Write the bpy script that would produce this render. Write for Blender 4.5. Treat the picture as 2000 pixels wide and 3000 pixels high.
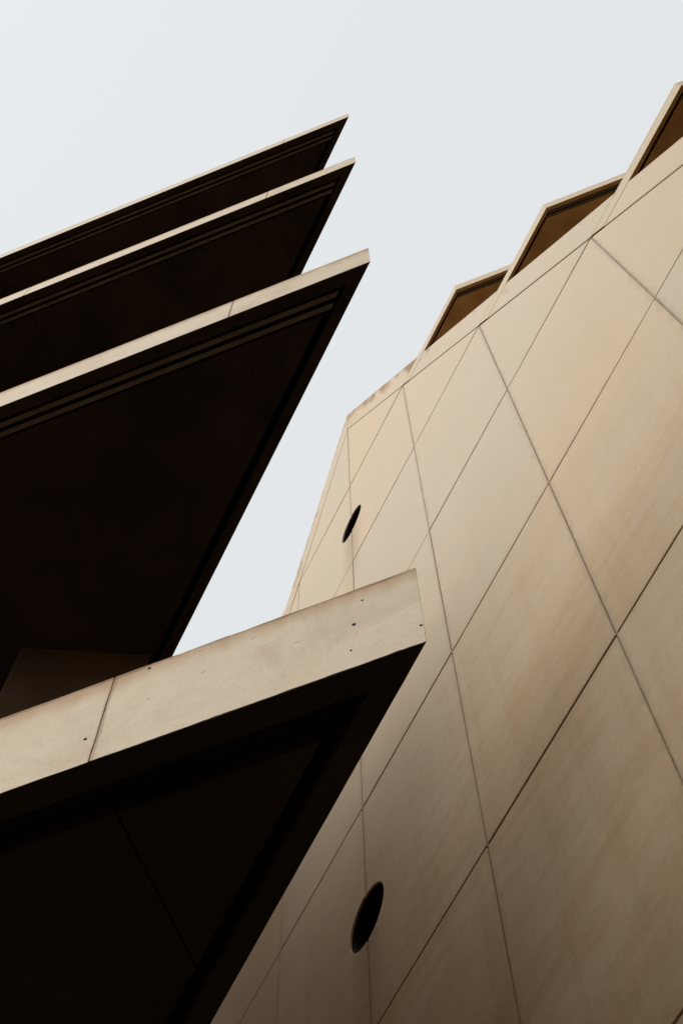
import bpy, bmesh, math, random
from mathutils import Vector, Matrix, noise

# ---------------------------------------------------------------- clear
for o in list(bpy.data.objects):
    bpy.data.objects.remove(o, do_unlink=True)
scene = bpy.context.scene
COL = scene.collection
rnd = random.Random(7)
R = math.radians

# ---------------------------------------------------------------- camera
CAM_Z = 1.6
PITCH, ROLL = 1.2240643, -0.0210033
cp, sp, cr, sr = math.cos(PITCH), math.sin(PITCH), math.cos(ROLL), math.sin(ROLL)
fw = Vector((0, cp, sp)); up0 = Vector((0, -sp, cp)); rt0 = Vector((1, 0, 0))
rt = cr * rt0 + sr * up0
up = -sr * rt0 + cr * up0
cam_d = bpy.data.cameras.new('camera')
cam = bpy.data.objects.new('camera', cam_d)
COL.objects.link(cam)
cam_d.sensor_fit = 'VERTICAL'
cam_d.sensor_height = 36.0
cam_d.sensor_width = 24.0
cam_d.lens = 50.522
cam_d.clip_start = 0.05
cam_d.clip_end = 3000
m = Matrix((rt, up, -fw)).transposed().to_4x4()
m.translation = Vector((0, 0, CAM_Z))
cam.matrix_world = m
scene.camera = cam

# ---------------------------------------------------------------- plan directions
AZ_A = 0.4788957            # direction of the passage (the wall), left of straight ahead
AZ_F = 1.2163103            # direction of the slab fascias
A3 = Vector((-math.sin(AZ_A), math.cos(AZ_A), 0))
N3 = Vector((math.cos(AZ_A), math.sin(AZ_A), 0))

# ---------------------------------------------------------------- sun and sky
SUN_OFF = R(85)             # angle of the sun off the wall plane, coming from behind-left
SUN_EL = R(49)
to_sun = (-math.sin(SUN_OFF) * N3 - math.cos(SUN_OFF) * A3) * math.cos(SUN_EL) + Vector((0, 0, math.sin(SUN_EL)))
sun_d = bpy.data.lights.new('sun', 'SUN')
sun_d.energy = 2.95
sun_d.angle = R(46)
sun_d.color = (1.0, 0.985, 0.96)
sun = bpy.data.objects.new('sun', sun_d)
COL.objects.link(sun)
sun.rotation_euler = to_sun.to_track_quat('Z', 'Y').to_euler()
sun.location = (0, 0, 60)

world = bpy.data.worlds.new('World')
scene.world = world
world.use_nodes = True
wt = world.node_tree
bg = wt.nodes['Background']
sky = wt.nodes.new('ShaderNodeTexSky')
sky.sky_type = 'NISHITA'
sky.sun_disc = False
sky.sun_elevation = SUN_EL
sky.sun_rotation = math.atan2(to_sun.x, to_sun.y)
sky.dust_density = 4.0
sky.air_density = 1.0
hsv = wt.nodes.new('ShaderNodeHueSaturation')
hsv.inputs['Saturation'].default_value = 0.25
hsv.inputs['Value'].default_value = 1.0
veil = wt.nodes.new('ShaderNodeMixRGB')      # thin even cloud veil over the blue
veil.inputs['Fac'].default_value = 0.80
veil.inputs['Color2'].default_value = (9.0, 9.33, 9.52, 1)
wt.links.new(sky.outputs[0], hsv.inputs['Color'])
wt.links.new(hsv.outputs[0], veil.inputs['Color1'])
wt.links.new(veil.outputs[0], bg.inputs['Color'])
bg.inputs['Strength'].default_value = 0.1

scene.view_settings.view_transform = 'Standard'
scene.view_settings.look = 'None'
scene.view_settings.gamma = 1.0
scene.view_settings.use_curve_mapping = False
scene.view_settings.exposure = 0.0
scene.render.engine = 'CYCLES'
scene.cycles.max_bounces = 8
scene.cycles.diffuse_bounces = 5

# ---------------------------------------------------------------- material helpers
class NT:
    def __init__(self, name, rough=0.85):
        self.mat = bpy.data.materials.new(name)
        self.mat.use_nodes = True
        self.t = self.mat.node_tree
        self.b = self.t.nodes['Principled BSDF']
        self.b.inputs['Roughness'].default_value = rough
        self.b.inputs['Specular IOR Level'].default_value = 0.25
    def n(self, kind, **kw):
        nd = self.t.nodes.new(kind)
        for k, v in kw.items():
            setattr(nd, k, v)
        return nd
    def link(self, a, b):
        self.t.links.new(a, b)
    def noise(self, vec, scale, detail=4, rough=0.55, dist=0.0):
        nd = self.n('ShaderNodeTexNoise')
        nd.inputs['Scale'].default_value = scale
        nd.inputs['Detail'].default_value = detail
        nd.inputs['Roughness'].default_value = rough
        nd.inputs['Distortion'].default_value = dist
        self.link(vec, nd.inputs['Vector'])
        return nd.outputs['Fac']
    def mapping(self, vec, scale=(1, 1, 1), loc=(0, 0, 0), rot=(0, 0, 0)):
        nd = self.n('ShaderNodeMapping')
        nd.inputs['Scale'].default_value = scale
        nd.inputs['Location'].default_value = loc
        nd.inputs['Rotation'].default_value = rot
        self.link(vec, nd.inputs['Vector'])
        return nd.outputs['Vector']
    def rng(self, v, a, b, c=0.0, d=1.0, smooth=True):
        nd = self.n('ShaderNodeMapRange')
        nd.interpolation_type = 'SMOOTHSTEP' if smooth else 'LINEAR'
        for i, x in zip(('From Min', 'From Max', 'To Min', 'To Max'), (a, b, c, d)):
            nd.inputs[i].default_value = x
        self.link(v, nd.inputs['Value'])
        return nd.outputs['Result']
    def math(self, op, a, b=None, c=None):
        nd = self.n('ShaderNodeMath', operation=op)
        for i, x in enumerate((a, b, c)):
            if x is None:
                continue
            if isinstance(x, (int, float)):
                nd.inputs[i].default_value = x
            else:
                self.link(x, nd.inputs[i])
        return nd.outputs[0]
    def mix(self, fac, c1, c2, mode='MIX'):
        nd = self.n('ShaderNodeMixRGB', blend_type=mode)
        for i, x in (('Fac', fac), ('Color1', c1), ('Color2', c2)):
            if isinstance(x, (int, float)):
                nd.inputs[i].default_value = x
            elif isinstance(x, tuple):
                nd.inputs[i].default_value = (*x, 1)
            else:
                self.link(x, nd.inputs[i])
        return nd.outputs['Color']
    def bump(self, h, strength=0.3, dist=0.01):
        nd = self.n('ShaderNodeBump')
        nd.inputs['Strength'].default_value = strength
        nd.inputs['Distance'].default_value = dist
        self.link(h, nd.inputs['Height'])
        self.link(nd.outputs[0], self.b.inputs['Normal'])
    def color(self, c):
        self.link(c, self.b.inputs['Base Color'])

def obj_coords(k, root):
    tc = k.n('ShaderNodeTexCoord')
    tc.object = root
    return tc.outputs['Object']

# ---------------------------------------------------------------- mesh helpers
def link(name, me, mats, parent, kind=None):
    o = bpy.data.objects.new(name, me)
    COL.objects.link(o)
    for mt in mats:
        if mt.name not in [x.name for x in me.materials if x]:
            me.materials.append(mt)
    o.parent = parent
    if kind:
        o['kind'] = kind
    return o

def poly_area2(pts):
    return sum(a[0] * b[1] - b[0] * a[1] for a, b in zip(pts, pts[1:] + pts[:1]))

def prism_bm(bm, pts, ext):
    """closed solid: polygon of 3-D points swept along ext"""
    ext = Vector(ext)
    v0 = [bm.verts.new(Vector(p)) for p in pts]
    v1 = [bm.verts.new(Vector(p) + ext) for p in pts]
    n = len(pts)
    bm.faces.new(v0)
    bm.faces.new(v1[::-1])
    for i in range(n):
        j = (i + 1) % n
        bm.faces.new((v0[j], v0[i], v1[i], v1[j]))
    return bm

def finish(bm, name, bevel=0.0, seg=1, down_slot=None, outer=None):
    bmesh.ops.recalc_face_normals(bm, faces=bm.faces)
    if bevel > 0:
        es = [e for e in bm.edges if e.calc_face_angle(0) > 0.5]
        bmesh.ops.bevel(bm, geom=es, offset=bevel, segments=seg, affect='EDGES', profile=0.5, clamp_overlap=True)
    if down_slot is not None:
        for f in bm.faces:
            if f.normal.z < -0.25 or (outer and abs(f.normal.z) < 0.3 and all(f.normal.dot(w) < 0.8 for w in outer)):
                f.material_index = down_slot
    me = bpy.data.meshes.new(name)
    bm.to_mesh(me)
    bm.free()
    return me

def thing(name, label, cat, loc, rz):
    o = bpy.data.objects.new(name, None)
    COL.objects.link(o)
    o.location = loc
    o.rotation_euler = (0, 0, rz)
    o.empty_display_size = 0.5
    o['label'] = label
    o['category'] = cat
    return o

# ---------------------------------------------------------------- dimensions
H = 4.0                       # storey height = panel course
W = 2.3055                    # panel width (slope of the gable is 60 degrees)
DW = 4.415                    # lateral distance of the wall
U4 = -1.1004886 + 4 * W       # position of the ridge joint along the passage
ZR = CAM_Z + 3.0624           # height of row 0
K = 0.935
DT, UT = 0.70242 * K, 0.99856 * K
Z_SLAB, TH = 4.017, 0.3654
F2 = Vector((-0.6723764, 0.7402094, 0))   # fascia direction in the local frame (x = into wall, y = along passage)
A2 = Vector((0, 1, 0))

root_w = thing('stepped_building',
               'pale beige panelled building with a steep gable wall, two round holes and stepped roof slabs',
               'building', N3 * DW + A3 * U4, AZ_A)
root_t = thing('prow_building',
               'dark building with four stacked pointed floor slabs and bright concrete edges',
               'building', N3 * DT + A3 * UT, AZ_A)

# ---------------------------------------------------------------- materials
def make_panel_mat(name, root, stain_attr=False):
    k = NT(name, 0.8)
    v = obj_coords(k, root)
    oi = k.n('ShaderNodeObjectInfo').outputs['Random']
    big = k.noise(k.mapping(v, (0.35, 0.35, 0.22)), 1.0, 3)
    mid = k.noise(v, 1.6, 5, 0.6, 0.4)
    base = k.mix(k.rng(big, 0.35, 0.65), (0.58, 0.45, 0.29), (0.555, 0.455, 0.325))
    base = k.mix(k.math('MULTIPLY', oi, 0.8), base, (0.525, 0.45, 0.345))
    base = k.mix(k.rng(mid, 0.3, 0.75, 0.0, 0.35), base, (0.58, 0.475, 0.34))
    # rain streaks, drawn out down the wall
    st = k.noise(k.mapping(v, (3.0, 3.0, 0.16)), 1.0, 6, 0.62, 0.5)
    st2 = k.noise(k.mapping(v, (9.0, 9.0, 0.30), (3.1, 1.7, 0)), 1.0, 4, 0.6, 0.2)
    sep = k.n('ShaderNodeSeparateXYZ')
    k.link(v, sep.inputs[0])
    Y, Z = sep.outputs['Y'], sep.outputs['Z']
    # brown soiling plus painted-in shade on the lower gable, ragged outline
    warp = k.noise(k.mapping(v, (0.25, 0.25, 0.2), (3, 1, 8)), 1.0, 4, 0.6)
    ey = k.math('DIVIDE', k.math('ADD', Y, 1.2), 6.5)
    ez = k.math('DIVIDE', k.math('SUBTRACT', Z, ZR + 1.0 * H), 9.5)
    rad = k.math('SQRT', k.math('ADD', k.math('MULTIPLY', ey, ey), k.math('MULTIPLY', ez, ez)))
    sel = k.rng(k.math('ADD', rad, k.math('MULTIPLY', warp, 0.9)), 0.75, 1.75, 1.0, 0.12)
    # cloudy patina, doubling as painted shade, drawn out along the casting direction, with only faint vertical runs
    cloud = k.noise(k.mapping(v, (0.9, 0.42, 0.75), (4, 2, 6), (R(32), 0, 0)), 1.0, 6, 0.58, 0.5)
    patina_shade = k.noise(k.mapping(v, (5.0, 0.9, 5.0), (7, 3, 1), (R(32), 0, 0)), 1.0, 4, 0.6, 0.3)
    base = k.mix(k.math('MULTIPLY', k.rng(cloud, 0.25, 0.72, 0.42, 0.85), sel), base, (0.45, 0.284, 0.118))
    base = k.mix(k.math('MULTIPLY', k.rng(patina_shade, 0.42, 0.78, 0.0, 0.30), sel), base, (0.30, 0.168, 0.065))
    base = k.mix(k.math('MULTIPLY', k.rng(patina_shade, 0.30, 0.48, 0.18, 0.0), sel), base, (0.60, 0.47, 0.30))
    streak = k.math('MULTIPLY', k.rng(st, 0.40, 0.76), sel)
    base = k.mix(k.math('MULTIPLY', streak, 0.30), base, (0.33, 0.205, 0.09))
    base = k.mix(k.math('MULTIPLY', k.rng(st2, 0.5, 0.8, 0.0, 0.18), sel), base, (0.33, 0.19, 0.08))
    # dirty water runs below the round holes
    for hz_ in (ZR + 5.465 * H, ZR + 2.458 * H):
        dz = k.math('SUBTRACT', hz_ - 0.1, Z)
        wy = k.math('ABSOLUTE', k.math('ADD', Y, k.math('MULTIPLY', k.math('SUBTRACT', st2, 0.5), 0.35)))
        run = k.math('MULTIPLY', k.rng(wy, 0.10, 0.42, 1.0, 0.0), k.math('MULTIPLY', k.rng(dz, 0.0, 0.4), k.rng(dz, 0.5, 3.6, 1.0, 0.0)))
        base = k.mix(k.math('MULTIPLY', run, 0.45), base, (0.26, 0.165, 0.085))
    # grime gathered along the joints
    if not stain_attr:
        gen = k.n('ShaderNodeTexCoord').outputs['Generated']
        sg = k.n('ShaderNodeSeparateXYZ')
        k.link(gen, sg.inputs[0])
        def edge(o, size):
            return k.math('MULTIPLY', k.math('SUBTRACT', 0.5, k.math('ABSOLUTE', k.math('SUBTRACT', o, 0.5))), size)
        ed = k.math('MINIMUM', edge(sg.outputs['Y'], W), edge(sg.outputs['Z'], H))
        gr = k.noise(v, 4.0, 4, 0.6)
        grime = k.rng(k.math('SUBTRACT', ed, k.math('MULTIPLY', k.math('SUBTRACT', gr, 0.45), 0.30)), 0.0, 0.05, 1.0, 0.0)
        base = k.mix(k.math('MULTIPLY', grime, 0.20), base, (0.27, 0.18, 0.10))
    # mineral grain
    g1 = k.noise(v, 45, 3, 0.7)
    g2 = k.noise(v, 16, 4, 0.7)
    base = k.mix(k.rng(g1, 0.3, 0.72, 0.0, 0.16, False), base, (0.36, 0.27, 0.17))
    base = k.mix(k.rng(g2, 0.42, 0.75, 0.0, 0.16), base, (0.66, 0.56, 0.42))
    # sparse pits
    vo = k.n('ShaderNodeTexVoronoi')
    vo.inputs['Scale'].default_value = 3.0
    k.link(v, vo.inputs['Vector'])
    sepc = k.n('ShaderNodeSeparateColor')
    k.link(vo.outputs['Color'], sepc.inputs[0])
    pit = k.math('MULTIPLY', k.rng(vo.outputs['Distance'], 0.025, 0.05, 1.0, 0.0), k.math('GREATER_THAN', sepc.outputs[0], 0.86))
    base = k.mix(k.math('MULTIPLY', pit, 0.6), base, (0.16, 0.10, 0.06))
    if stain_attr:
        at = k.n('ShaderNodeAttribute')
        at.attribute_name = 'edge'
        sn = k.noise(k.mapping(v, (2.6, 2.6, 0.9)), 1.0, 6, 0.6, 0.8)
        sel2 = k.noise(k.mapping(v, (0.45, 0.45, 0.2), (2, 9, 5)), 1.0, 2)
        thick = k.math('ADD', k.math('MULTIPLY_ADD', sn, 3.2, -1.6), k.rng(sel2, 0.3, 0.7, -0.25, 0.25, False))
        d = k.math('ADD', at.outputs['Fac'], thick)
        stain = k.rng(d, 0.45, 1.35)
        base = k.mix(k.math('MULTIPLY', stain, 0.9), base, (0.25, 0.125, 0.042))
    k.color(base)
    fine = k.noise(v, 60, 4, 0.6)
    k.bump(k.math('ADD', fine, k.math('MULTIPLY', mid, 2.0)), 0.25, 0.004)
    return k.mat

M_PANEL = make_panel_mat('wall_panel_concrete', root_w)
M_COPING = make_panel_mat('coping_concrete', root_w, True)

def make_fascia_mat(name, root, zlist, th, dull=0.0):
    """pale precast concrete; rust-brown runs start at the top arris of each slab"""
    k = NT(name, 0.85)
    v = obj_coords(k, root)
    sep = k.n('ShaderNodeSeparateXYZ')
    k.link(v, sep.inputs[0])
    big = k.noise(v, 2.3, 4, 0.6, 0.3)
    mid = k.noise(v, 9.0, 5, 0.6)
    base = k.mix(k.rng(big, 0.35, 0.7), (0.77, 0.66, 0.495), (0.74, 0.615, 0.44))
    base = k.mix(k.rng(mid, 0.4, 0.8, 0.0, 0.4), base, (0.61, 0.505, 0.37))
    # height above slab underside (slabs repeat every storey)
    hz = k.math('MODULO', k.math('SUBTRACT', sep.outputs['Z'], zlist), H)
    top = k.math('DIVIDE', hz, th)                     # 0 at underside, 1 at top arris
    runs = k.noise(k.mapping(v, (14, 14, 1.0)), 1.0, 5, 0.62, 0.2)
    sel = k.noise(k.mapping(v, (1.6, 1.6, 0.2), (5, 1, 0)), 1.0, 3)
    edge = k.math('ADD', k.math('MULTIPLY_ADD', top, 2.0, -1.0), k.math('MULTIPLY', k.math('ADD', runs, k.math('MULTIPLY', sel, 0.8)), 0.55))
    base = k.mix(k.rng(edge, 0.95, 1.5, 0.0, 0.75), base, (0.43, 0.25, 0.105))
    base = k.mix(k.rng(k.math('ADD', top, k.math('MULTIPLY', mid, 0.08)), 0.985, 1.03, 0.0, 0.75), base, (0.20, 0.10, 0.04))
    base = k.mix(k.rng(k.math('ADD', top, k.math('MULTIPLY', mid, 0.1)), 0.04, 0.06, 0.4, 0.0), base, (0.26, 0.165, 0.08))
    al = k.math('ADD', k.math('MULTIPLY', sep.outputs['X'], F2.x), k.math('MULTIPLY', sep.outputs['Y'], F2.y))
    jd = k.math('ABSOLUTE', k.math('SUBTRACT', k.math('ADD', al, k.math('MULTIPLY', k.math('SUBTRACT', mid, 0.5), 0.02)), 0.735 * K))
    base = k.mix(k.rng(jd, 0.002, 0.010, 0.5, 0.0), base, (0.22, 0.125, 0.055))
    grn = k.noise(v, 55, 4, 0.7)
    base = k.mix(k.rng(grn, 0.4, 0.75, 0.0, 0.14), base, (0.42, 0.32, 0.21))
    # weathered patches
    pat = k.noise(k.mapping(v, (2.5, 2.5, 4.0), (1, 7, 3), (0.5, 0.3, 0.4)), 1.0, 6, 0.65, 1.2)
    base = k.mix(k.rng(pat, 0.48, 0.70, 0.0, 0.5), base, (0.56, 0.42, 0.29))
    vo = k.n('ShaderNodeTexVoronoi')
    vo.inputs['Scale'].default_value = 13.0
    k.link(k.mapping(v, (1, 1, 1.6)), vo.inputs['Vector'])
    sepc = k.n('ShaderNodeSeparateColor')
    k.link(vo.outputs['Color'], sepc.inputs[0])
    pit = k.math('MULTIPLY', k.rng(vo.outputs['Distance'], 0.045, 0.085, 1.0, 0.0), k.math('GREATER_THAN', sepc.outputs[0], 0.66))
    base = k.mix(k.math('MULTIPLY', pit, 0.25), base, (0.09, 0.05, 0.03))
    if dull:
        base = k.mix(dull, base, (0.47, 0.375, 0.255))
    k.color(base)
    fine = k.noise(v, 120, 4, 0.65)
    k.bump(k.math('SUBTRACT', k.math('ADD', fine, k.math('MULTIPLY', mid, 1.5)), k.math('MULTIPLY', pit, 3.0)), 0.35, 0.003)
    return k.mat

M_FASCIA_T = make_fascia_mat('slab_edge_concrete', root_t, Z_SLAB, TH)
M_FASCIA_W = make_fascia_mat('step_edge_concrete', root_w, ZR - 0.09 * H, 0.09 * H, 0.7)

def simple(name, c1, c2, scale, rough=0.85, root=None, bump=0.2):
    k = NT(name, rough)
    v = obj_coords(k, root)
    f = k.noise(v, scale, 5, 0.6, 0.3)
    k.color(k.mix(k.rng(f, 0.3, 0.7), c1, c2))
    k.bump(k.noise(v, scale * 12, 3), bump, 0.003)
    return k.mat

M_SOFFIT_T = simple('dark_brown_soffit', (0.012, 0.0075, 0.0045), (0.034, 0.020, 0.011), 2.2, 0.8, root_t)  # near-black brown for undersides and channel faces of the left slabs
M_SOFFIT_W = simple('brown_stained_soffit', (0.32, 0.18, 0.062), (0.44, 0.26, 0.10), 2.2, 0.8, root_w)
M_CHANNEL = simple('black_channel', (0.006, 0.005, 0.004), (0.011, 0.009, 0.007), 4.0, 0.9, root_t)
M_SLAT = simple('olive_metal_slat', (0.11, 0.083, 0.052), (0.15, 0.113, 0.07), 6.0, 0.55, root_t)
M_SEAL = simple('joint_sealant', (0.20, 0.14, 0.085), (0.33, 0.25, 0.16), 5.0, 0.7, root_w)
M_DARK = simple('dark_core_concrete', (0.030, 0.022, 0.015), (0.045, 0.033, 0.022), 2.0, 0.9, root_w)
M_CORE = simple('brown_core_concrete', (0.20, 0.108, 0.045), (0.26, 0.14, 0.06), 1.5, 0.9, root_t)

M_MORTAR = simple('brown_joint_mortar', (0.16, 0.09, 0.045), (0.34, 0.22, 0.12), 30.0, 0.95, root_t)
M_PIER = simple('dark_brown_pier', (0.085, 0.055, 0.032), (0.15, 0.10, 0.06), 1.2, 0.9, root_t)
M_TERRACE = simple('terrace_paving', (0.46, 0.36, 0.24), (0.54, 0.43, 0.30), 2.0, 0.85, root_w)

# ---------------------------------------------------------------- ground
def build_ground():
    k = NT('ground_paving', 0.9)
    tc = k.n('ShaderNodeTexCoord').outputs['Object']
    f = k.noise(tc, 0.4, 6)
    g = k.noise(tc, 25, 4)
    c = k.mix(f, (0.060, 0.046, 0.034), (0.085, 0.066, 0.048))
    k.color(k.mix(k.rng(g, 0.4, 0.7, 0, 0.4), c, (0.045, 0.036, 0.028)))
    k.bump(g, 0.3, 0.01)
    bm = bmesh.new()
    s = 900
    vs = [bm.verts.new((x * s, y * s, 0)) for x, y in ((-1, -1), (1, -1), (1, 1), (-1, 1))]
    bm.faces.new(vs)
    o = link('ground', finish(bm, 'ground'), [k.mat], None, 'structure')
    return o
build_ground()

# ================================================================ stepped building (right)
def P(c, r, x=0.0):
    """wall grid (column, row) to the building's own frame"""
    return Vector((x, (c - 4) * W, ZR + r * H))

GH, GV = 0.016, 0.012          # half gaps of horizontal and vertical joints
PT = 0.032                      # panel thickness
HR = 0.395                     # round hole radius
HOLES = [(4.0, 5.465), (4.0, 2.458)]
R_GROUND = -ZR / H

def inset(pts, gaps):
    """move every side of a convex CCW (y,z) polygon inwards by its own gap"""
    n = len(pts)
    lines = []
    for i in range(n):
        a, b = Vector(pts[i]), Vector(pts[(i + 1) % n])
        d = (b - a).normalized()
        nrm = Vector((-d.y, d.x))
        lines.append((a + nrm * gaps[i], d))
    out = []
    for i in range(n):
        (p, d), (q, e) = lines[i - 1], lines[i]
        den = d.x * e.y - d.y * e.x
        t = ((q - p).x * e.y - (q - p).y * e.x) / den
        out.append(p + d * t)
    return out

def notch(poly, side, cy, cz):
    """replace the part of a vertical side at y = cy by a half circle bite; side=+1 bites the low-y edge"""
    n = len(poly)
    for i in range(n):
        a, b = poly[i], poly[(i + 1) % n]
        if abs(a.x - b.x) < 1e-6 and min(a.y, b.y) < cz - HR and max(a.y, b.y) > cz + HR:
            y = a.x
            if abs(y - cy) > 0.1:
                continue
            dz = math.sqrt(HR * HR - (y - cy) ** 2)
            th0 = math.atan2(dz, y - cy)
            up_ = b.y > a.y
            arc = []
            N_ = 22
            for j in range(N_ + 1):
                t = j / N_
                if side > 0:      # arc through angle 0 (towards +y)
                    ang = -th0 + 2 * th0 * t
                else:             # arc through angle pi
                    ang = (2 * math.pi - th0) - (2 * math.pi - 2 * th0) * t
                arc.append(Vector((cy + HR * math.cos(ang), cz + HR * math.sin(ang))))
            if (arc[0].y < arc[-1].y) != up_:
                arc.reverse()
            return poly[:i + 1] + arc + poly[i + 1:]
    return poly

def panel_mesh(poly, bevel=0.006):
    bm = bmesh.new()
    prism_bm(bm, [(0, p.x, p.y) for p in poly], (PT, 0, 0))
    return finish(bm, 'panel', bevel, 1)

shared = None
rows = range(-2, 7)
for r in rows:
    r_lo = max(r, R_GROUND)
    for c in range(-6, 15):
        rr_right = c + 3           # row of the slope at column c (right half), rising with c
        if c <= 3:
            full = r <= c + 2
            tri = r == c + 3
        else:
            full = r <= (11 - (c + 1)) - 1
            tri = r == 11 - (c + 1)
        if not (full or tri):
            continue
        if r_lo >= r + 1:
            continue
        a = [(c, r_lo), (c + 1, r_lo), (c + 1, r + 1), (c, r + 1)]
        if full:
            pts, gaps = a, [GH, GV, GH, GV]
        elif c <= 3:
            pts, gaps = [(c, r_lo), (c + 1, r_lo), (c + 1, r + 1)], [GH, GV, GH]
            if r_lo > r:
                f = r_lo - r
                pts = [(c + f, r_lo), (c + 1, r_lo), (c + 1, r + 1)]
        else:
            pts, gaps = [(c, r_lo), (c + 1, r_lo), (c, r + 1)], [GH, GH, GV]
            if r_lo > r:
                f = r_lo - r
                pts = [(c, r_lo), (c + 1 - f, r_lo), (c, r + 1)]
        if r_lo > r:
            gaps[0] = 0.0
        hole = [h for h in HOLES if h[0] in (c, c + 1) and r < h[1] < r + 1]
        org = P(c, r)
        loc = [Vector(((q[0] - c) * W, (q[1] - r) * H)) for q in pts]
        loc = inset(loc, gaps)
        if hole:
            hc, hr = hole[0]
            loc = notch(loc, 1 if hc == c else -1, (hc - c) * W, (hr - r) * H)
            me = panel_mesh(loc)
        elif full and r_lo == r:
            if shared is None:
                shared = panel_mesh(loc)
            me = shared
        else:
            me = panel_mesh(loc)
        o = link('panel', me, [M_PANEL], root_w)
        # panels are never set perfectly true
        o.location = org + Vector((rnd.uniform(-0.004, 0.004), 0, 0))
        o.rotation_euler = (0, 0, rnd.uniform(-0.0012, 0.0012))

# vertical sealant beads, one per column joint, a little behind the panel face
for c in range(-4, 13):
    rt_ = c + 3 if c <= 4 else 11 - c
    z0, z1 = 0.02, ZR + rt_ * H - 0.05
    if z1 - z0 < 0.5:
        continue
    spans = [(z0, z1)]
    for hc, hr in HOLES:
        if hc == c:
            zc = ZR + hr * H
            spans = [s2 for s in spans for s2 in ([(s[0], zc - HR - 0.003), (zc + HR + 0.003, s[1])] if s[0] < zc < s[1] else [s])]
    bm = bmesh.new()
    y = (c - 4) * W
    for a, b in spans:
        n = max(2, int((b - a) / 0.25))
        prev = None
        for i in range(n + 1):
            z = a + (b - a) * i / n
            wob = 0.003 * noise.noise(Vector((c * 3.1, z * 1.7, 0)))
            dep = 0.012 + 0.004 * noise.noise(Vector((c * 5.3, z * 0.9, 4)))
            ring = [bm.verts.new((dep + 0.004, y - GV - 0.004, z)), bm.verts.new((dep + wob, y - 0.004, z)),
                    bm.verts.new((dep, y + 0.006, z)), bm.verts.new((dep + 0.005, y + GV + 0.004, z))]
            back = [bm.verts.new((0.06, y + GV + 0.004, z)), bm.verts.new((0.06, y - GV - 0.004, z))]
            cur = ring + back
            if prev:
                for j in range(6):
                    bm.faces.new((prev[j], prev[(j + 1) % 6], cur[(j + 1) % 6], cur[j]))
            else:
                bm.faces.new(cur)
            prev = cur
        bm.faces.new(prev[::-1])
    link('sealant_bead', finish(bm, 'sealant_bead'), [M_SEAL], root_w)

# backing wall behind the panels, in two leaves so the round holes pass through it
for side in (-1, 1):
    zt_ = ZR + 7 * H - 0.15
    half = (zt_ - 0.0) / H * W
    if side < 0:
        poly = [Vector((-half, 0)), Vector((0, 0)), Vector((0, zt_))]
    else:
        poly = [Vector((0, 0)), Vector((half, 0)), Vector((0, zt_))]
    for hc, hr in HOLES:
        poly = notch(poly, side, 0.0, ZR + hr * H)
    bm = bmesh.new()
    prism_bm(bm, [(PT + 0.012, p.x + side * 0.0015, p.y) for p in poly], (0.2, 0, 0))
    link('backing_wall', finish(bm, 'backing_wall'), [M_DARK], root_w)

# dark sleeves of the round holes
for hc, hr in HOLES:
    zc = ZR + hr * H
    bm = bmesh.new()
    n = 48
    x0, x1 = PT + 0.004, PT + 1.6
    rings = []
    for rad, x in ((HR - 0.002, x0), (HR - 0.002, x1 + 0.03), (HR - 0.014, x1), (HR - 0.014, x0)):
        rings.append([bm.verts.new((x, rad * math.cos(2 * math.pi * i / n), zc + rad * math.sin(2 * math.pi * i / n))) for i in range(n)])
    for a, b in ((0, 1), (2, 3), (3, 0)):
        for i in range(n):
            j = (i + 1) % n
            bm.faces.new((rings[a][i], rings[a][j], rings[b][j], rings[b][i]))
    bm.faces.new(rings[1])
    bm.faces.new(rings[2][::-1])
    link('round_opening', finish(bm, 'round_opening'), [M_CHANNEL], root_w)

# copings along both slopes, broken by the edge of each floor slab
CH = 0.282                     # coping height, in courses
TS = 0.09                      # slab thickness, in courses
def coping(pts_cr, dirt=0.4):
    bm = bmesh.new()
    loc = [Vector(((c - 4) * W, ZR + r * H)) for c, r in pts_cr]
    if poly_area2([(p.x, p.y) for p in loc]) < 0:
        loc.reverse()
    loc = inset(loc, [0.006] * len(loc))
    n = len(loc)
    prism_bm(bm, [(0.0, p.x, p.y) for p in loc], (0.26, 0, 0))
    bmesh.ops.recalc_face_normals(bm, faces=bm.faces)
    bmesh.ops.bevel(bm, geom=[e for e in bm.edges], offset=0.006, segments=1, affect='EDGES', profile=0.5)
    # subdivide so that the edge attribute interpolates cleanly
    bmesh.ops.subdivide_edges(bm, edges=bm.edges[:], cuts=3, use_grid_fill=True)
    me = finish(bm, 'coping')
    at = me.attributes.new('edge', 'FLOAT', 'POINT')
    for i, vtx in enumerate(me.vertices):
        c = 4 + vtx.co.y / W
        r = (vtx.co.z - ZR) / H
        slope = c + 3 if c <= 4 else 11 - c
        at.data[i].value = dirt * max(0.0, min(1.0, (r - slope) / CH))
    o = link('coping', me, [M_COPING], root_w)
    o.location = (-0.004, 0, 0)

for r in range(0, 7):
    hi = r + 1 - TS
    if r < 6:
        coping([(r - 3, r), (hi - 3, hi), (hi - 3 - CH, hi), (r - 3 - CH, r)])
        coping([(11 - r, r), (11 + CH - r, r), (11 + CH - hi, hi), (11 - hi, hi)])
    else:
        coping([(3, 6), (4, 7), (4, 7 + CH), (3 - CH, 6)], 1.15)
        coping([(5, 6), (5 + CH, 6), (4, 7 + CH), (4, 7)], 0.7)

# ---------------------------------------------------------------- slab builder (shared by both buildings)
def add_poly(bm, C, e1, e2, st, z0, z1):
    pts = [C + e2 * s + e1 * t for s, t in st]
    prism_bm(bm, [(p.x, p.y, z0) for p in pts], (0, 0, z1 - z0))

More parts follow.
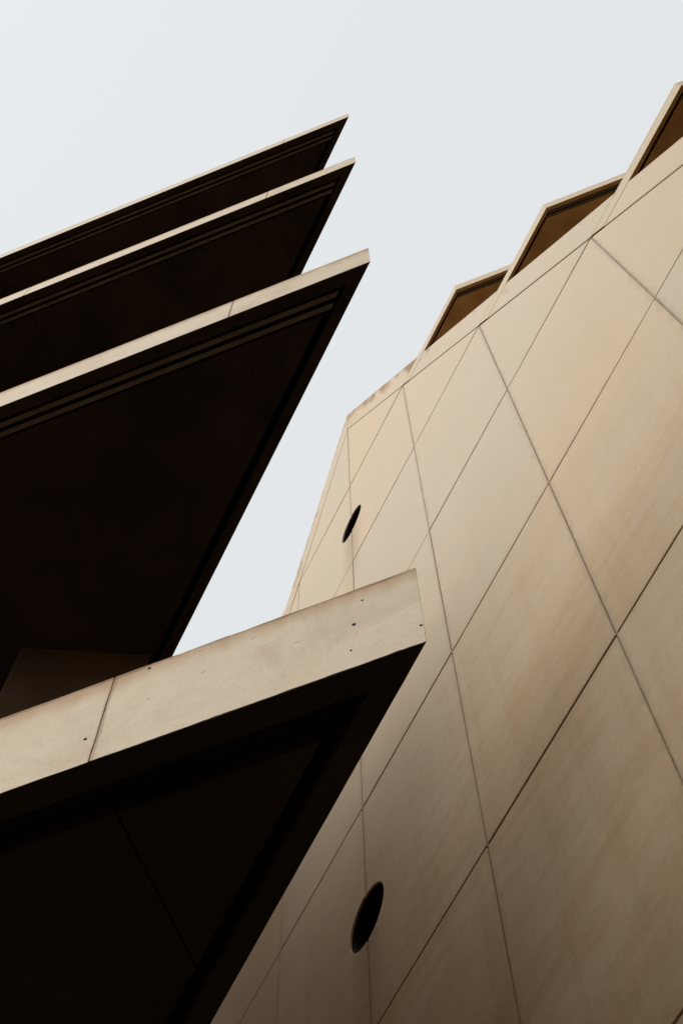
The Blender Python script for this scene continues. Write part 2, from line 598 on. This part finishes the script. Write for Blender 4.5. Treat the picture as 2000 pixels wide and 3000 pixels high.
def roughen(bm, amp, zmid, seed):
    """chip and waver the arrises of a weathered slab edge"""
    bmesh.ops.subdivide_edges(bm, edges=[e for e in bm.edges if e.calc_length() > 0.25], cuts=60, use_grid_fill=True)
    for v in bm.verts:
        q = v.co * 9.0 + Vector((seed, 0, 0))
        n1 = noise.noise(q)
        n2 = noise.noise(q * 4.0)
        chip = max(0.0, noise.noise(v.co * 22.0 + Vector((seed, 5, 1))) - 0.42) * 4.0
        s = 1 if v.co.z > zmid else -1
        v.co.z -= s * amp * (abs(n1) * 0.7 + abs(n2) * 0.5 + chip)

# ================================================================ prow building (left)
B1, B2 = 0.092 * K, 0.235 * K       # fascia-side channel, measured along the passage direction
E1, E2 = 0.078 * K, 0.130 * K       # passage-side channel, measured along the fascia
LF, LA = 16.0, 14.0
perp = Vector((F2.y, -F2.x, 0))     # square to the fascia, pointing into the building
if perp.y < 0:
    perp = -perp
SJ = 0.735 * K                      # joint in the fascia, from the point
def st_of(p):
    """local xy -> (s along fascia, t along passage)"""
    s = p.x / F2.x
    return s, p.y - s * F2.y
def cut_at(s_front, t):
    """skew s-coordinate, at depth t, of a line square to the fascia starting at s_front"""
    return s_front - t * F2.y

C0 = Vector((0, 0, 0))
SLABS = []
OUT_T = [-perp, Vector((1, 0, 0))]
OUT_W = [-perp, Vector((-1, 0, 0))]
for lv in range(4):
    zb = Z_SLAB + lv * H
    zt_ = zb + TH
    b2 = B2 if lv else 0.20 * K
    joints = [SJ, SJ + 1.92, SJ + 5.2, SJ + 9.0, LF]
    # the slab deck over the soffit: the part that carries the edge units
    bm = bmesh.new()
    add_poly(bm, C0, A2, F2, [(E1 + 0.01, B1 + 0.01), (LF, B1 + 0.01), (LF, LA), (E1 + 0.01, LA)], zb + 0.07, zt_ - 0.015)
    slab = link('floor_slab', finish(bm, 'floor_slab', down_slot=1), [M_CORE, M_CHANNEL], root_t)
    SLABS.append(slab)
    # edge units along the fascia
    s0 = None
    g = 0.0006 if lv == 0 else 0.0012
    for ji, sj in enumerate(joints):
        bm = bmesh.new()
        if ji == 0:
            # the pointed corner unit, L-shaped in plan
            st = [(0, 0), (sj - g, 0), (cut_at(sj - g, B1), B1), (E1, B1), (E1, 2.9), (0, 2.9)]
        else:
            st = [(s0 + g, 0), (sj - g, 0), (cut_at(sj - g, B1), B1), (cut_at(s0 + g, B1), B1)]
        add_poly(bm, C0, A2, F2, st, zb, zt_)
        bmesh.ops.recalc_face_normals(bm, faces=bm.faces)
        bmesh.ops.bevel(bm, geom=bm.edges[:], offset=0.0012, segments=1, affect='EDGES', profile=0.5)
        if ji < 2:
            roughen(bm, 0.0042 if lv == 0 else 0.0025, zb + TH / 2, lv * 7.3 + ji)
            for v in bm.verts:
                along = v.co.dot(F2)
                if abs(along - SJ) < 0.012:
                    ch = max(0.0, noise.noise(Vector((ji * 3.0, lv, v.co.z * 24.0))) - 0.15)
                    v.co += F2 * (0.0025 * noise.noise(Vector((1.0, lv, v.co.z * 14.0))) + (-1 if ji == 0 else 1) * 0.003 * ch)
        me = finish(bm, 'edge_unit', down_slot=1, outer=OUT_T)
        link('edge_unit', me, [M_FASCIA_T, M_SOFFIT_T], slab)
        s0 = sj
    # edge unit continuing along the passage side
    bm = bmesh.new()
    add_poly(bm, C0, A2, F2, [(0, 2.907), (E1, 2.907), (E1, LA), (0, LA)], zb, zt_)
    link('edge_unit', finish(bm, 'edge_unit', 0.006, down_slot=1, outer=OUT_T), [M_FASCIA_T, M_SOFFIT_T], slab)
    # soffit panels, split by the same joint square to the fascia
    for ji, sj in enumerate(joints):
        bm = bmesh.new()
        gg = 0.0022 if lv == 0 else 0.0012
        if ji == 0:
            tmax = (sj - gg - E2) / F2.y
            st = [(E2, b2), (cut_at(sj - gg, b2), b2), (E2, tmax)]
        else:
            lo, hi = joints[ji - 1] + gg, sj - gg
            tl, th_ = (lo - E2) / F2.y, (hi - E2) / F2.y
            st = [(cut_at(lo, b2), b2), (cut_at(hi, b2), b2)]
            if th_ < LA:
                st += [(E2, th_), (E2, tl)]
            else:
                st += [(cut_at(hi, LA), LA)] + ([(E2, LA), (E2, tl)] if tl < LA else [(cut_at(lo, LA), LA)])
        add_poly(bm, C0, A2, F2, st, zb + 0.008, zb + 0.069)
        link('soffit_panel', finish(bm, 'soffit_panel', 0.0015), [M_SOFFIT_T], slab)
    # two metal slats in the channel behind the fascia
    if lv:
        for t0 in (0.116 * K, 0.183 * K):
            bm = bmesh.new()
            t1 = t0 + 0.033 * K
            s_ = 0.106 * K + (0.116 * K - t0) * 0.15
            pts = [(s_, t0), (LF, t0), (LF, t1), (s_, t1)]
            q = [C0 + F2 * a + A2 * b for a, b in pts]
            lowz = [zb + 0.012, zb + 0.012, zb + 0.006, zb + 0.006]
            vb = [bm.verts.new((p.x, p.y, z)) for p, z in zip(q, lowz)]
            vt = [bm.verts.new((p.x, p.y, z + 0.006)) for p, z in zip(q, lowz)]
            bm.faces.new(vb); bm.faces.new(vt[::-1])
            for i in range(4):
                j = (i + 1) % 4
                bm.faces.new((vb[j], vb[i], vt[i], vt[j]))
            link('slat', finish(bm, 'slat'), [M_SLAT], slab)

# mortar in the joint of each fascia, a hair behind the face
for lv, sl in enumerate(SLABS):
    zb = Z_SLAB + lv * H
    bm = bmesh.new()
    q = [F2 * (SJ - 0.006) + perp * 0.0008, F2 * (SJ + 0.006) + perp * 0.0008, F2 * (SJ + 0.006) + perp * 0.03, F2 * (SJ - 0.006) + perp * 0.03]
    prism_bm(bm, [(p.x, p.y, zb + 0.006) for p in q], (0, 0, TH - 0.014))
    link('joint_mortar', finish(bm, 'joint_mortar'), [M_MORTAR], sl)

# formwork tie holes in the lowest fascia
for s_, z_, rad in ((0.1516, 2.789, 0.0042), (0.6465, 2.952, 0.0038), (0.762, 2.70, 0.0038), (0.0072, 2.668, 0.0028), (0.16, 2.667, 0.0022), (0.13, 2.90, 0.0022)):
    ctr = F2 * (s_ * K) - perp * 0.0012
    zc = CAM_Z + z_ * K
    bm = bmesh.new()
    n = 14
    ring, back = [], []
    for i in range(n):
        a = 2 * math.pi * i / n
        rr = rad * (1 + 0.25 * noise.noise(Vector((s_ * 50, math.cos(a), math.sin(a)))))
        p = ctr + F2 * (rr * math.cos(a)) + Vector((0, 0, zc + rr * math.sin(a)))
        ring.append(bm.verts.new(p))
        back.append(bm.verts.new(p + perp * 0.02))
    bm.faces.new(ring); bm.faces.new(back[::-1])
    for i in range(n):
        j = (i + 1) % n
        bm.faces.new((ring[j], ring[i], back[i], back[j]))
    link('tie_hole', finish(bm, 'tie_hole'), [M_CHANNEL], SLABS[0])

# walls of the storeys, set back under the slabs
def storey_wall(z0, z1, P1, P2, name='storey_wall'):
    """block with its front along P1-P2 running back along the passage"""
    bm = bmesh.new()
    st = [P1, P2, (P2[0], LA - 0.3), (P1[0], LA - 0.3)]
    pts = [C0 + F2 * s + A2 * t for s, t in st]
    prism_bm(bm, [(p.x, p.y, z0) for p in pts], (0, 0, z1 - z0))
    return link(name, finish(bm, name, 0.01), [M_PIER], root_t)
for lv in range(4):
    z0 = 0.0 if lv == 0 else Z_SLAB + (lv - 1) * H + TH - 0.012
    z1 = Z_SLAB + lv * H + 0.066
    if lv < 3:
        storey_wall(z0, z1, (1.085 * K, 1.82 * K), (0.16 * K, 2.25 * K))
    else:
        storey_wall(z0, z1, (1.085 * K, 2.5), (0.16 * K, 2.85))
    # deeper, wider part of the storey beyond the pier
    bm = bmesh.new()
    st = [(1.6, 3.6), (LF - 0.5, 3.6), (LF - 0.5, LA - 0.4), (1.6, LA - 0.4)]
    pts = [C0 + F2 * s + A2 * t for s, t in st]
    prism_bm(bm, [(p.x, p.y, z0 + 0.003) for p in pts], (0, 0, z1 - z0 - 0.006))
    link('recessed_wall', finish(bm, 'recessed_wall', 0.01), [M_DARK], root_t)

# unseen stepped blocks, added on top to shade the lower wall opposite
for q in range(3):
    zb = Z_SLAB + 3 * H + TH - 0.012 + q * H
    t0 = 5.3 - UT + q * 2.9
    bm = bmesh.new()
    st = [(0.05, t0), (LF - 2, t0), (LF - 2, LA + 6), (0.05, LA + 6)]
    pts = [C0 + F2 * a + A2 * b for a, b in st]
    prism_bm(bm, [(p.x, p.y, zb + 0.002) for p in pts], (0, 0, H - 0.36))
    link('upper_shade_block', finish(bm, 'upper_shade_block', 0.01), [M_CORE], root_t)
    bm = bmesh.new()
    st = [(0, t0 - 0.5), (LF - 1.8, t0 - 0.5), (LF - 1.8, LA + 6.2), (0, LA + 6.2)]
    pts = [C0 + F2 * a + A2 * b for a, b in st]
    prism_bm(bm, [(p.x, p.y, zb + H - 0.36) for p in pts], (0, 0, 0.362))
    link('shade_block_slab', finish(bm, 'shade_block_slab', 0.008, down_slot=1), [M_FASCIA_T, M_SOFFIT_T], root_t)

# ================================================================ floor slabs of the stepped building
IN = -F2                                 # fascia direction, running into the building
bB1, bB2, bE1, bE2 = 0.092, 0.235, 0.078, 0.130
LS = 8.5
for r in range(0, 7):
    zt_ = ZR + r * H
    zb = zt_ - TS * H
    sides = [1] if r < 6 else [1]
    C = Vector((-0.006, (r - 3.94 - 4) * W, 0))
    t_top, t_bot = 0.94 * W - 0.012, (0.94 - TS) * W - 0.012
    depth_t = 7.0 if r < 6 else 5.0
    bm = bmesh.new()
    add_poly(bm, C, A2, IN, [(bE1 + 0.01, bB1 + 0.01), (LS, bB1 + 0.01), (LS, depth_t), (0.62, depth_t), (0.62, 1.8), (bE1 + 0.01, 1.8)], zb + 0.07, zt_ - 0.015)
    slab = link('step_slab', finish(bm, 'step_slab', down_slot=1), [M_TERRACE, M_CHANNEL], root_w)
    # passage-side edge unit, mitred to the slope of the gable, and fascia edge unit in one bent piece
    bm = bmesh.new()
    def V(s, t, z):
        p = C + IN * s + A2 * t
        return bm.verts.new((p.x, p.y, z))
    lowp = [V(0, 0, zb), V(LS, 0, zb), V(LS, bB1, zb), V(bE1, bB1, zb), V(bE1, t_bot, zb), V(0, t_bot, zb)]
    hip = [V(0, 0, zt_), V(LS, 0, zt_), V(LS, bB1, zt_), V(bE1, bB1, zt_), V(bE1, t_top, zt_), V(0, t_top, zt_)]
    bm.faces.new(lowp); bm.faces.new(hip[::-1])
    for i in range(6):
        j = (i + 1) % 6
        bm.faces.new((lowp[j], lowp[i], hip[i], hip[j]))
    link('edge_unit', finish(bm, 'edge_unit', 0.004, down_slot=1, outer=OUT_W), [M_FASCIA_W, M_SOFFIT_W], slab)
    bm = bmesh.new()
    add_poly(bm, C, A2, IN, [(bE2, bB2), (LS, bB2), (LS, depth_t), (0.62, depth_t), (0.62, 1.8), (bE2, 1.8)], zb + 0.008, zb + 0.069)
    link('soffit_panel', finish(bm, 'soffit_panel', 0.004), [M_SOFFIT_W], slab)
    for t0 in (0.116, 0.183):
        bm = bmesh.new()
        add_poly(bm, C, A2, IN, [(0.106, t0), (LS, t0), (LS, t0 + 0.033), (0.106, t0 + 0.033)], zb + 0.009, zb + 0.015)
        link('slat', finish(bm, 'slat'), [M_SLAT], slab)
    # left slope: plain edge unit running out past the coping
    bm = bmesh.new()
    y0t, y0b, y1 = (11 - r - 4) * W + 0.012, (11 - r + TS - 4) * W + 0.012, (11 - r + 0.94 - 4) * W
    pts = [(-0.006, y0b, zb), (-0.006, y1, zb), (-0.006, y1, zt_), (-0.006, y0t, zt_)]
    prism_bm(bm, pts, (0.6, 0, 0))
    link('edge_unit', finish(bm, 'edge_unit', 0.008, down_slot=1), [M_FASCIA_W, M_SOFFIT_W], slab)
    # storey wall set back under the slab
    zl = ZR + (r - 1) * H + 0.003 if r > 0 else 0.0
    bm = bmesh.new()
    add_poly(bm, C, A2, IN, [(0.75, 2.1), (LS - 0.3, 2.1), (LS - 0.3, 2.4), (0.75, 2.4)], zl, zb + 0.066)
    link('storey_wall', finish(bm, 'storey_wall'), [M_CORE], root_w)

# unseen block added behind the viewer to keep skylight off the lower wall
for q in range(6):
    bm = bmesh.new()
    y1 = -3.2 - U4 - q * 0.25
    z0 = q * H + (0.002 if q else 0)
    prism_bm(bm, [(-13, y1, z0), (1.5, y1, z0), (1.5, y1 - 9, z0), (-13, y1 - 9, z0)], (0, 0, H - 0.002))
    link('rear_shade_block', finish(bm, 'rear_shade_block', 0.02), [M_CORE], root_w)
